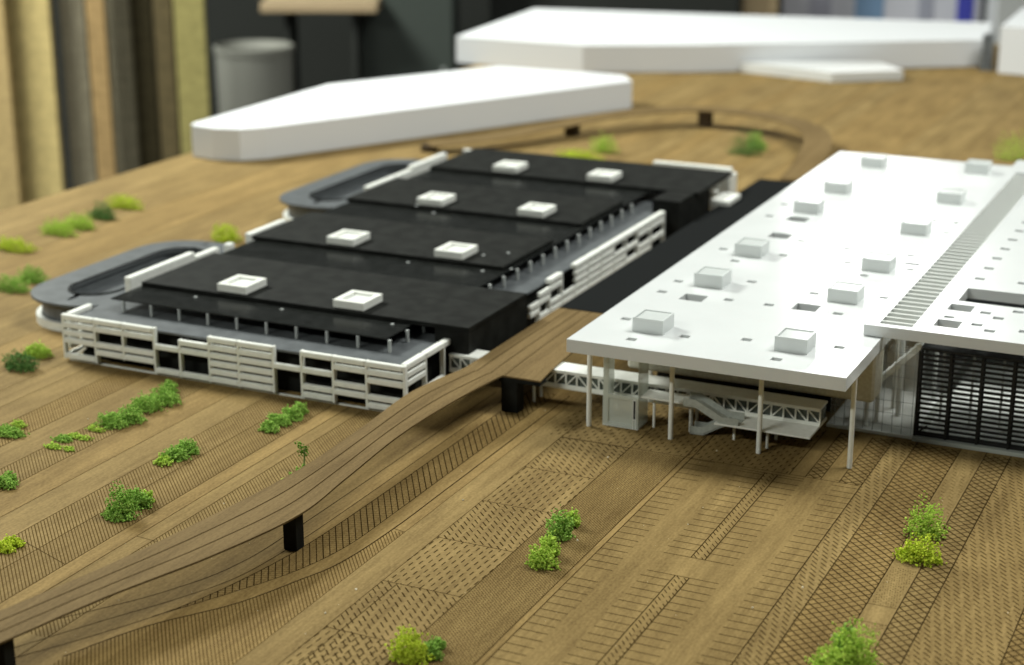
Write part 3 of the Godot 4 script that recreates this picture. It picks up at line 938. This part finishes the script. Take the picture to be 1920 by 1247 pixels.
func build_far_things() -> void:
	foam("foam_block", "large white foam block lying by the board edge behind the loop ramps", [Vector3(-1168, 0, -1622), Vector3(-1162, 0, -1610), Vector3(-1130, 0, -1604), Vector3(-1098, 0, -1612), Vector3(-1078, 0, -1634), Vector3(-822, 0, -2118), Vector3(-850, 0, -2160), Vector3(-1038, 0, -2160), Vector3(-1170, 0, -1925)], 37, M.foam)
	foam("foam_block", "widest white foam block along the back of the board", [Vector3(-1215, 0, -2380), Vector3(-1000, 0, -2372), Vector3(-860, 0, -2440), Vector3(-470, 0, -2690), Vector3(-500, 0, -2900), Vector3(-1255, 0, -2760)], 41, M.foam)
	foam("foam_block", "low pale translucent block standing before the widest foam block", [Vector3(-790, 0, -2478), Vector3(-640, 0, -2440), Vector3(-552, 0, -2505), Vector3(-600, 0, -2570), Vector3(-740, 0, -2520)], 15, M.foam_clear)
	foam("foam_block", "tallest white foam block standing past the grey upright", [Vector3(-440, 0, -2630), Vector3(-200, 0, -2600), Vector3(-200, 0, -2880), Vector3(-450, 0, -2880)], 70, M.foam)
	var post := thing("grey_upright", "slim dark grey upright between two white foam blocks", "upright", Vector3(-462, 0, -2660))
	part(post, "shaft", cbox(14, 52, 20, 1), M.grey, Vector3(0, 28, 0))
	part(post, "foot", cbox(20, 2, 26, 0.4), M.grey, Vector3(0, 1, 0))
	# curving footway behind the buildings
	var v := thing("curved_footway", "thin brown curved footway on dark stubs behind the black roof", "model ramp", Vector3(-690, 0, -1950))
	var o := Vector3(-690, 0, -1950)
	var mid := smooth_line([Vector3(-930, 10, -1750), Vector3(-880, 13, -1800), Vector3(-835, 16, -1880), Vector3(-805, 18, -1945), Vector3(-757, 21, -2005), Vector3(-698, 22, -2042), Vector3(-620, 23, -2030), Vector3(-556, 24, -1985), Vector3(-518, 22, -1925), Vector3(-500, 16, -1840), Vector3(-495, 6, -1760)], 12.0)
	var l := []
	var r := []
	for i in mid.size():
		var d: Vector3 = mid[mini(i + 1, mid.size() - 1)] - mid[maxi(i - 1, 0)]
		var s := Vector3(-d.z, 0, d.x).normalized() * 16.0
		l.append(mid[i] + s - o)
		r.append(mid[i] - s - o)
	part(v, "deck", ribbon(l, r, 1.5), M.ramp_veneer)
	for q in [[-932.0, -1754.0, 8.0], [-820.0, -1915.0, 15.0], [-692.0, -2038.0, 20.0], [-514.0, -1925.0, 20.0]]:
		blk(v, "stub", q[0] - 8 - o.x, q[0] + 8 - o.x, 0, q[2], q[1] - 6 - o.z, q[1] + 6 - o.z, M.stub, 0.5)

# a point of the room given by its distance in front of the camera, its photograph column and its height
func room(dist: float, px: float, y: float) -> Vector3:
	var f := Vector3(-sin(deg_to_rad(YAW)), 0, -cos(deg_to_rad(YAW)))
	var r := Vector3(cos(deg_to_rad(YAW)), 0, -sin(deg_to_rad(YAW)))
	return f * dist + r * (dist * (px - 960.0) / FOCAL_PX) + Vector3(0, y, 0)

func build_back_of_room() -> void:
	var fl := structure("floor")
	part(fl, "floor_slab", cbox(9000, 60, 9000, 1), M.floor, Vector3(-1000, -880, -2600))
	var w := structure("wall")
	part(w, "wall_face", cbox(7000, 1500, 80, 2), M.wall, room(5400, 960, -100), Vector3(0, YAW, 0))
	# boards leaning side by side on the left
	var list := [
		[-70.0, 20.0, 3540.0, Color(0.30, 0.22, 0.10), "broad tan board at the outer end of the row of upright boards"],
		[24.0, 103.0, 3585.0, Color(0.38, 0.30, 0.13), "golden yellow board in the row of upright boards"],
		[122.0, 168.0, 3645.0, Color(0.22, 0.20, 0.145), "pale grey board next to the golden upright board"],
		[172.0, 205.0, 3600.0, Color(0.24, 0.16, 0.07), "narrow reddish brown board between two grey upright boards"],
		[209.0, 250.0, 3660.0, Color(0.16, 0.145, 0.10), "dull grey brown board beside the dark upright boards"],
		[254.0, 292.0, 3690.0, Color(0.045, 0.037, 0.018), "darkest brown board in the row of upright boards"],
		[296.0, 330.0, 3660.0, Color(0.075, 0.058, 0.028), "dark brown board next to the olive upright board"],
		[334.0, 390.0, 3630.0, Color(0.20, 0.175, 0.065), "olive yellow board at the inner end of the row of upright boards"]]
	for b in list:
		var wd: float = b[2] * (b[1] - b[0]) / FOCAL_PX
		var at := room(b[2], (b[0] + b[1]) * 0.5, -850)
		var t := thing("upright_board", b[4], "board", at, YAW, "boards standing in a row")
		var m := textured(wood_small(), 0.7, Vector3(5, 5, 1.2), 0.3, b[3] * 1.35 / 0.28)
		part(t, "panel", cbox(wd, 1200, 22, 2), m, Vector3(0, 600, 0))
		part(t, "edge_band", cbox(wd, 1200, 3, 0.5), m, Vector3(0, 600, 12.6))
	# pale tub
	var tub := thing("plastic_tub", "pale grey plastic tub on a dark stool behind the board", "tub", room(4000, 478, -625), YAW)
	tub.scale = Vector3.ONE * 1.35
	part(tub, "tub_wall", lathe([[60, 0], [66, 330], [67, 338], [66, 345], [64, 346], [62, 335], [56, 6]]), std(Color(0.30, 0.30, 0.265), 0.6), Vector3.ZERO)
	part(tub, "rim", lathe([[67, 334], [68, 335], [68, 346], [67, 347]]), std(Color(0.28, 0.28, 0.245), 0.6))
	var stool := thing("work_stool", "dark stool under the pale tub", "stool", room(4000, 478, -850), YAW)
	part(stool, "seat", cbox(260, 30, 260, 6), M.wall, Vector3(0, 209, 0))
	for x in [-110, 110]:
		for z in [-110, 110]:
			part(stool, "leg", cbox(26, 194, 26, 3), M.wall, Vector3(x, 97, z))
	# shelf edge, dark cabinets, posters
	var sh := thing("wall_shelf", "thin pale wooden shelf on brackets above the tub", "shelf", room(4200, 610, -98), YAW)
	part(sh, "shelf_board", cbox(276, 26, 200, 3), std(Color(0.36, 0.27, 0.16), 0.6), Vector3(0, 14, 0))
	for x in [-80, 80]:
		part(sh, "bracket", cbox(12, 750, 160, 2), M.wall, Vector3(x, -375, -10))
	var cab := thing("dark_cabinet", "dark grey green cabinet behind the foam blocks", "cabinet", room(4400, 770, -850), YAW)
	part(cab, "carcass", cbox(240, 1000, 300, 3), std(Color(0.036, 0.044, 0.038), 0.6), Vector3(0, 500, 0))
	part(cab, "door", cbox(228, 960, 12, 2), std(Color(0.042, 0.052, 0.045), 0.5), Vector3(0, 500, 157))
	part(cab, "handle", cbox(8, 90, 10, 2), M.peg, Vector3(90, 560, 168))
	var bench := thing("black_bench", "black bench front behind the widest foam block", "bench", room(4500, 1150, -850), YAW)
	part(bench, "bench_front", cbox(640, 860, 30, 3), M.wall, Vector3(0, 430, 0))
	part(bench, "bench_top", cbox(660, 30, 240, 4), std(Color(0.02, 0.02, 0.02), 0.6), Vector3(0, 876, -90))
	var pst := thing("timber_post", "light timber post beside the pinned posters", "post", room(4600, 1418, -850), YAW)
	part(pst, "shaft", cbox(92, 1200, 60, 4), std(Color(0.66, 0.50, 0.29), 0.6), Vector3(0, 600, 0))
	part(pst, "base_shoe", cbox(112, 30, 78, 3), M.wall, Vector3(0, 15, 0))
	var pin := thing("pin_board", "pale lavender pin board with blue sheets behind the tallest foam block", "pin board", room(4800, 1645, -850), YAW)
	part(pin, "pin_panel", cbox(545, 1250, 20, 2), std(Color(0.74, 0.74, 0.82), 0.8), Vector3(0, 625, 0))
	for q in [[-35.0, 78.0, Color(0.25, 0.40, 0.62)], [228.0, 46.0, Color(0.07, 0.08, 0.52)], [120.0, 40.0, Color(0.42, 0.43, 0.52)], [-170.0, 60.0, Color(0.50, 0.50, 0.60)]]:
		part(pin, "sheet", cbox(q[1], 520, 2, 0.4), std(q[2], 0.7), Vector3(q[0], 860, 12))
	var roll := thing("paper_stack", "bright white stack of sheets beside the pin board", "paper stack", room(4600, 1915, -850), YAW)
	part(roll, "sheets", cbox(190, 1200, 90, 5), M.foam, Vector3(0, 600, 0))
	part(roll, "cover_sheet", cbox(180, 1180, 3, 1), M.foam_clear, Vector3(0, 600, 47))

var small_wood: ImageTexture
func wood_small() -> ImageTexture:
	if small_wood == null:
		small_wood = mottled(Color(0.34, 0.34, 0.34), Color(0.22, 0.22, 0.22), 77, 0.02)
	return small_wood

func lathe(profile: Array, n := 36) -> ArrayMesh:
	var st := st_new()
	for k in n:
		var a := TAU * k / n
		var b := TAU * (k + 1) / n
		for i in profile.size() - 1:
			var p: Array = profile[i]
			var q: Array = profile[i + 1]
			var pa := Vector3(p[0] * cos(a), p[1], p[0] * sin(a))
			var pb := Vector3(p[0] * cos(b), p[1], p[0] * sin(b))
			var qa := Vector3(q[0] * cos(a), q[1], q[0] * sin(a))
			var qb := Vector3(q[0] * cos(b), q[1], q[0] * sin(b))
			var m := (a + b) * 0.5
			var nn := Vector3((q[1] - p[1]) * cos(m), -(q[0] - p[0]), (q[1] - p[1]) * sin(m)).normalized()
			quad(st, pa, pb, qb, qa, nn)
	return st.commit()

# ---------------------------------------------------------------- shrubs of dyed foam
# lumps: [px, py, width mm, depth mm, height mm, tone 0 light .. 2 dark, lean]
func shrub(label: String, lumps: Array, twig := false) -> void:
	var c := Vector3.ZERO
	for l in lumps:
		c += gp(l[0], l[1]) / lumps.size()
	var t := thing("foam_shrub", label, "shrub", c, 0.0, "foam shrubs on the board")
	var tones := [[Color(0.58, 0.76, 0.13), Color(0.36, 0.56, 0.07)], [Color(0.42, 0.64, 0.14), Color(0.21, 0.41, 0.06)], [Color(0.16, 0.31, 0.08), Color(0.07, 0.17, 0.045)], [Color(0.68, 0.78, 0.08), Color(0.48, 0.62, 0.045)]]
	for l in lumps:
		var b := gp(l[0], l[1]) - c
		var st := st_new()
		var vol: float = l[2] * l[3] * l[4]
		var n := int(clampf(vol * 1.5, 90, 1500))
		var tone: Array = tones[int(l[5])]
		var ns := FastNoiseLite.new()
		ns.seed = int(l[0] * 3 + l[1])
		ns.frequency = 0.2
		for k in n:
			var dir := Vector3(rng.randfn(), absf(rng.randfn()) * 0.9 + 0.02, rng.randfn()).normalized()
			var rad := pow(rng.randf(), 0.36)
			var lump := 1.1 + 0.75 * ns.get_noise_3d(dir.x * 9.0, dir.y * 9.0, dir.z * 9.0)
			var p := Vector3(dir.x * l[2] * 0.6, dir.y * l[4] * 0.95, dir.z * l[3] * 0.6) * rad * lump
			p.y = maxf(p.y, 0.5)
			if l.size() > 6:
				p.x += l[6] * p.y
			if ns.get_noise_3d(p.x * 2.4 + 50.0, p.y * 2.4, p.z * 2.4) < -0.1:
				continue
			var col: Color = tone[0].lerp(tone[1], rng.randf())
			granule(st, b + p, rng.randf_range(0.4, 0.82), col * rng.randf_range(0.85, 1.15))
		part(t, "foliage", st.commit(), M.leaf)
	if twig:
		bar(t, "twig", gp(570, 880) - c, gp(570, 880) - c + Vector3(1.0, 13.5, 0), 0.9, 0.9, M.twig)

func granule(st: SurfaceTool, at: Vector3, r: float, col: Color) -> void:
	var q := Basis.from_euler(Vector3(rng.randf() * TAU, rng.randf() * TAU, rng.randf() * TAU))
	var v := []
	for d in [Vector3.RIGHT, Vector3.LEFT, Vector3.UP, Vector3.DOWN, Vector3.BACK, Vector3.FORWARD]:
		v.append(at + q * d * r * rng.randf_range(0.6, 1.45))
	st.set_color(col)
	for f in [[0, 2, 4], [2, 1, 4], [1, 3, 4], [3, 0, 4], [2, 0, 5], [1, 2, 5], [3, 1, 5], [0, 3, 5]]:
		var n: Vector3 = ((v[f[0]] + v[f[1]] + v[f[2]]) / 3.0 - at).normalized()
		st.set_color(col)
		tri(st, v[f[0]], v[f[1]], v[f[2]], n)

func build_shrubs() -> void:
	shrub("dark green shrub with a yellow tip at the outer corner of the lattice front", [[38, 692, 22, 14, 13, 2], [72, 668, 17, 12, 9, 0]])
	shrub("short light green shrub on the hatched strip beside the long dense shrub", [[14, 815, 20, 9, 5.5, 1], [36, 800, 9, 6, 4, 0]])
	shrub("thin creeping green shrub trailing toward the long dense shrub", [[100, 840, 10, 5, 3, 0], [118, 826, 11, 6, 3.5, 1], [148, 822, 15, 5, 3, 0], [180, 808, 11, 4, 3.5, 0], [130, 845, 7, 4, 3, 0]])
	shrub("long dense green shrub in front of the lattice front", [[212, 798, 17, 12, 8, 1], [245, 790, 16, 12, 9, 1], [275, 768, 19, 13, 10, 1], [308, 755, 20, 13, 10, 1], [318, 735, 9, 8, 8, 1]])
	shrub("slim green shrub on the double hatched strip close to the lattice front", [[505, 808, 11, 7, 6, 1], [525, 795, 14, 8, 7, 1], [548, 785, 12, 8, 8, 1], [564, 776, 8, 6, 7.5, 1]])
	shrub("small oval green shrub lying along a plain strip edge", [[306, 870, 9, 7, 5, 0], [328, 860, 14, 8, 7, 1], [352, 848, 13, 8, 7.5, 1]])
	shrub("sprig on a bare twig with a creeping green tail beside the viaduct", [[570, 878, 1.5, 1.5, 3, 1], [538, 902, 5, 3, 2, 0], [552, 893, 6, 3, 2.2, 1], [563, 884, 5, 3, 2.5, 1]], true)
	var s := get_node("foam_shrub_006") as Node3D
	sprig(s)
	shrub("tall round green shrub with a side branch on the double hatched strip", [[230, 970, 15, 11, 19, 1], [222, 972, 14, 9, 6, 1], [258, 948, 14, 8, 9, 1], [276, 942, 7, 5, 8, 0]])
	shrub("little green shrub cut by the strip line beyond the tall round shrub", [[8, 912, 14, 8, 7, 1], [20, 900, 7, 6, 5, 1]])
	shrub("flat bright yellow green shrub on the double hatched strip by the board front", [[6, 1032, 12, 7, 5, 3], [26, 1022, 12, 5, 5, 3]])
	shrub("bright green twin shrub between the finely hatched strip and the dashed fields", [[1018, 1062, 13, 10, 12, 0], [1030, 1040, 9, 8, 11, 0], [1050, 1008, 12, 10, 15, 1], [1072, 985, 8, 6, 9, 0]])
	shrub("yellow green shrub with a dark side sprig at the front of the finely hatched strip", [[768, 1240, 15, 10, 16, 3], [806, 1232, 10, 6, 8, 1], [822, 1215, 7, 5, 5, 1]])
	shrub("bright double shrub on the diamond hatched strip below the louvred front", [[1722, 1052, 18, 12, 14, 3], [1735, 1005, 17, 13, 20, 0], [1700, 1045, 8, 6, 5, 3], [1752, 1054, 8, 4, 3, 3]])
	shrub("large bright shrub at the front end of the diamond hatched strip", [[1600, 1250, 20, 15, 22, 0], [1560, 1262, 17, 12, 13, 0], [1585, 1235, 11, 9, 16, 1]])
	shrub("pale yellow green shrub between the lattice end loop ramp and the black roof", [[425, 452, 25, 16, 16, 3]])
	shrub("soft green shrub between the lattice end loop ramp and the mixed hedge", [[22, 545, 32, 14, 13, 1], [60, 528, 22, 12, 12, 1]])
	shrub("yellow shrub at the end of the hedge by the board edge", [[28, 470, 34, 14, 12, 3]])
	shrub("long mixed green hedge near the board edge", [[110, 440, 32, 14, 14, 0], [150, 428, 28, 14, 14, 0], [192, 410, 26, 14, 15, 2], [235, 390, 32, 14, 13, 3]])
	shrub("bright green shrub behind the black roof under the curved footway", [[1085, 298, 45, 18, 10, 3], [1132, 286, 26, 16, 20, 0]])
	shrub("dark green round shrub between the curved footway and the white roof", [[1398, 290, 32, 20, 24, 2], [1418, 282, 20, 14, 20, 1]])
	shrub("yellow green shrub beyond the rear edge of the perforated white roof", [[1903, 300, 38, 22, 30, 0]])

func sprig(s: Node3D) -> void:
	var st := st_new()
	var base := gp(570, 880) - s.position / MM
	for k in 70:
		var p := Vector3(rng.randf_range(-3.4, 3.4), rng.randf_range(9.0, 17.5), rng.randf_range(-1.6, 1.6))
		p.x = p.x * (1.25 - absf(p.y - 12.5) * 0.12) - maxf(p.y - 15.0, 0.0) * 1.8
		granule(st, base + p, rng.randf_range(0.4, 0.85), Color(0.12, 0.27, 0.03) * rng.randf_range(0.7, 1.3))
	part(s, "sprig", st.commit(), M.leaf)

func build_crumbs() -> void:
	var st := st_new()
	for q in [[868, 938], [668, 1106], [1207, 986], [1048, 1022], [1083, 1014], [1411, 1140], [1318, 952], [1238, 903], [1344, 846], [1652, 1001], [1890, 1150], [165, 786], [420, 945], [1022, 770], [1140, 858], [560, 1024], [1505, 1102], [610, 1150], [300, 700], [1290, 984]]:
		granule(st, gp(q[0], q[1]) + Vector3(0, 0.25, 0), rng.randf_range(0.3, 0.75), Color.WHITE)
	for k in 90:
		granule(st, gp(rng.randf_range(100, 1900), rng.randf_range(840, 1240)) + Vector3(0, 0.1, 0), rng.randf_range(0.1, 0.26), Color.WHITE)
	var o := part(self, "wood_crumbs", st.commit(), M.crumb)
	o.set_meta("kind", "stuff")
	o.set_meta("label", "pale crumbs and dust scattered on the veneer board")
	o.set_meta("category", "crumbs")
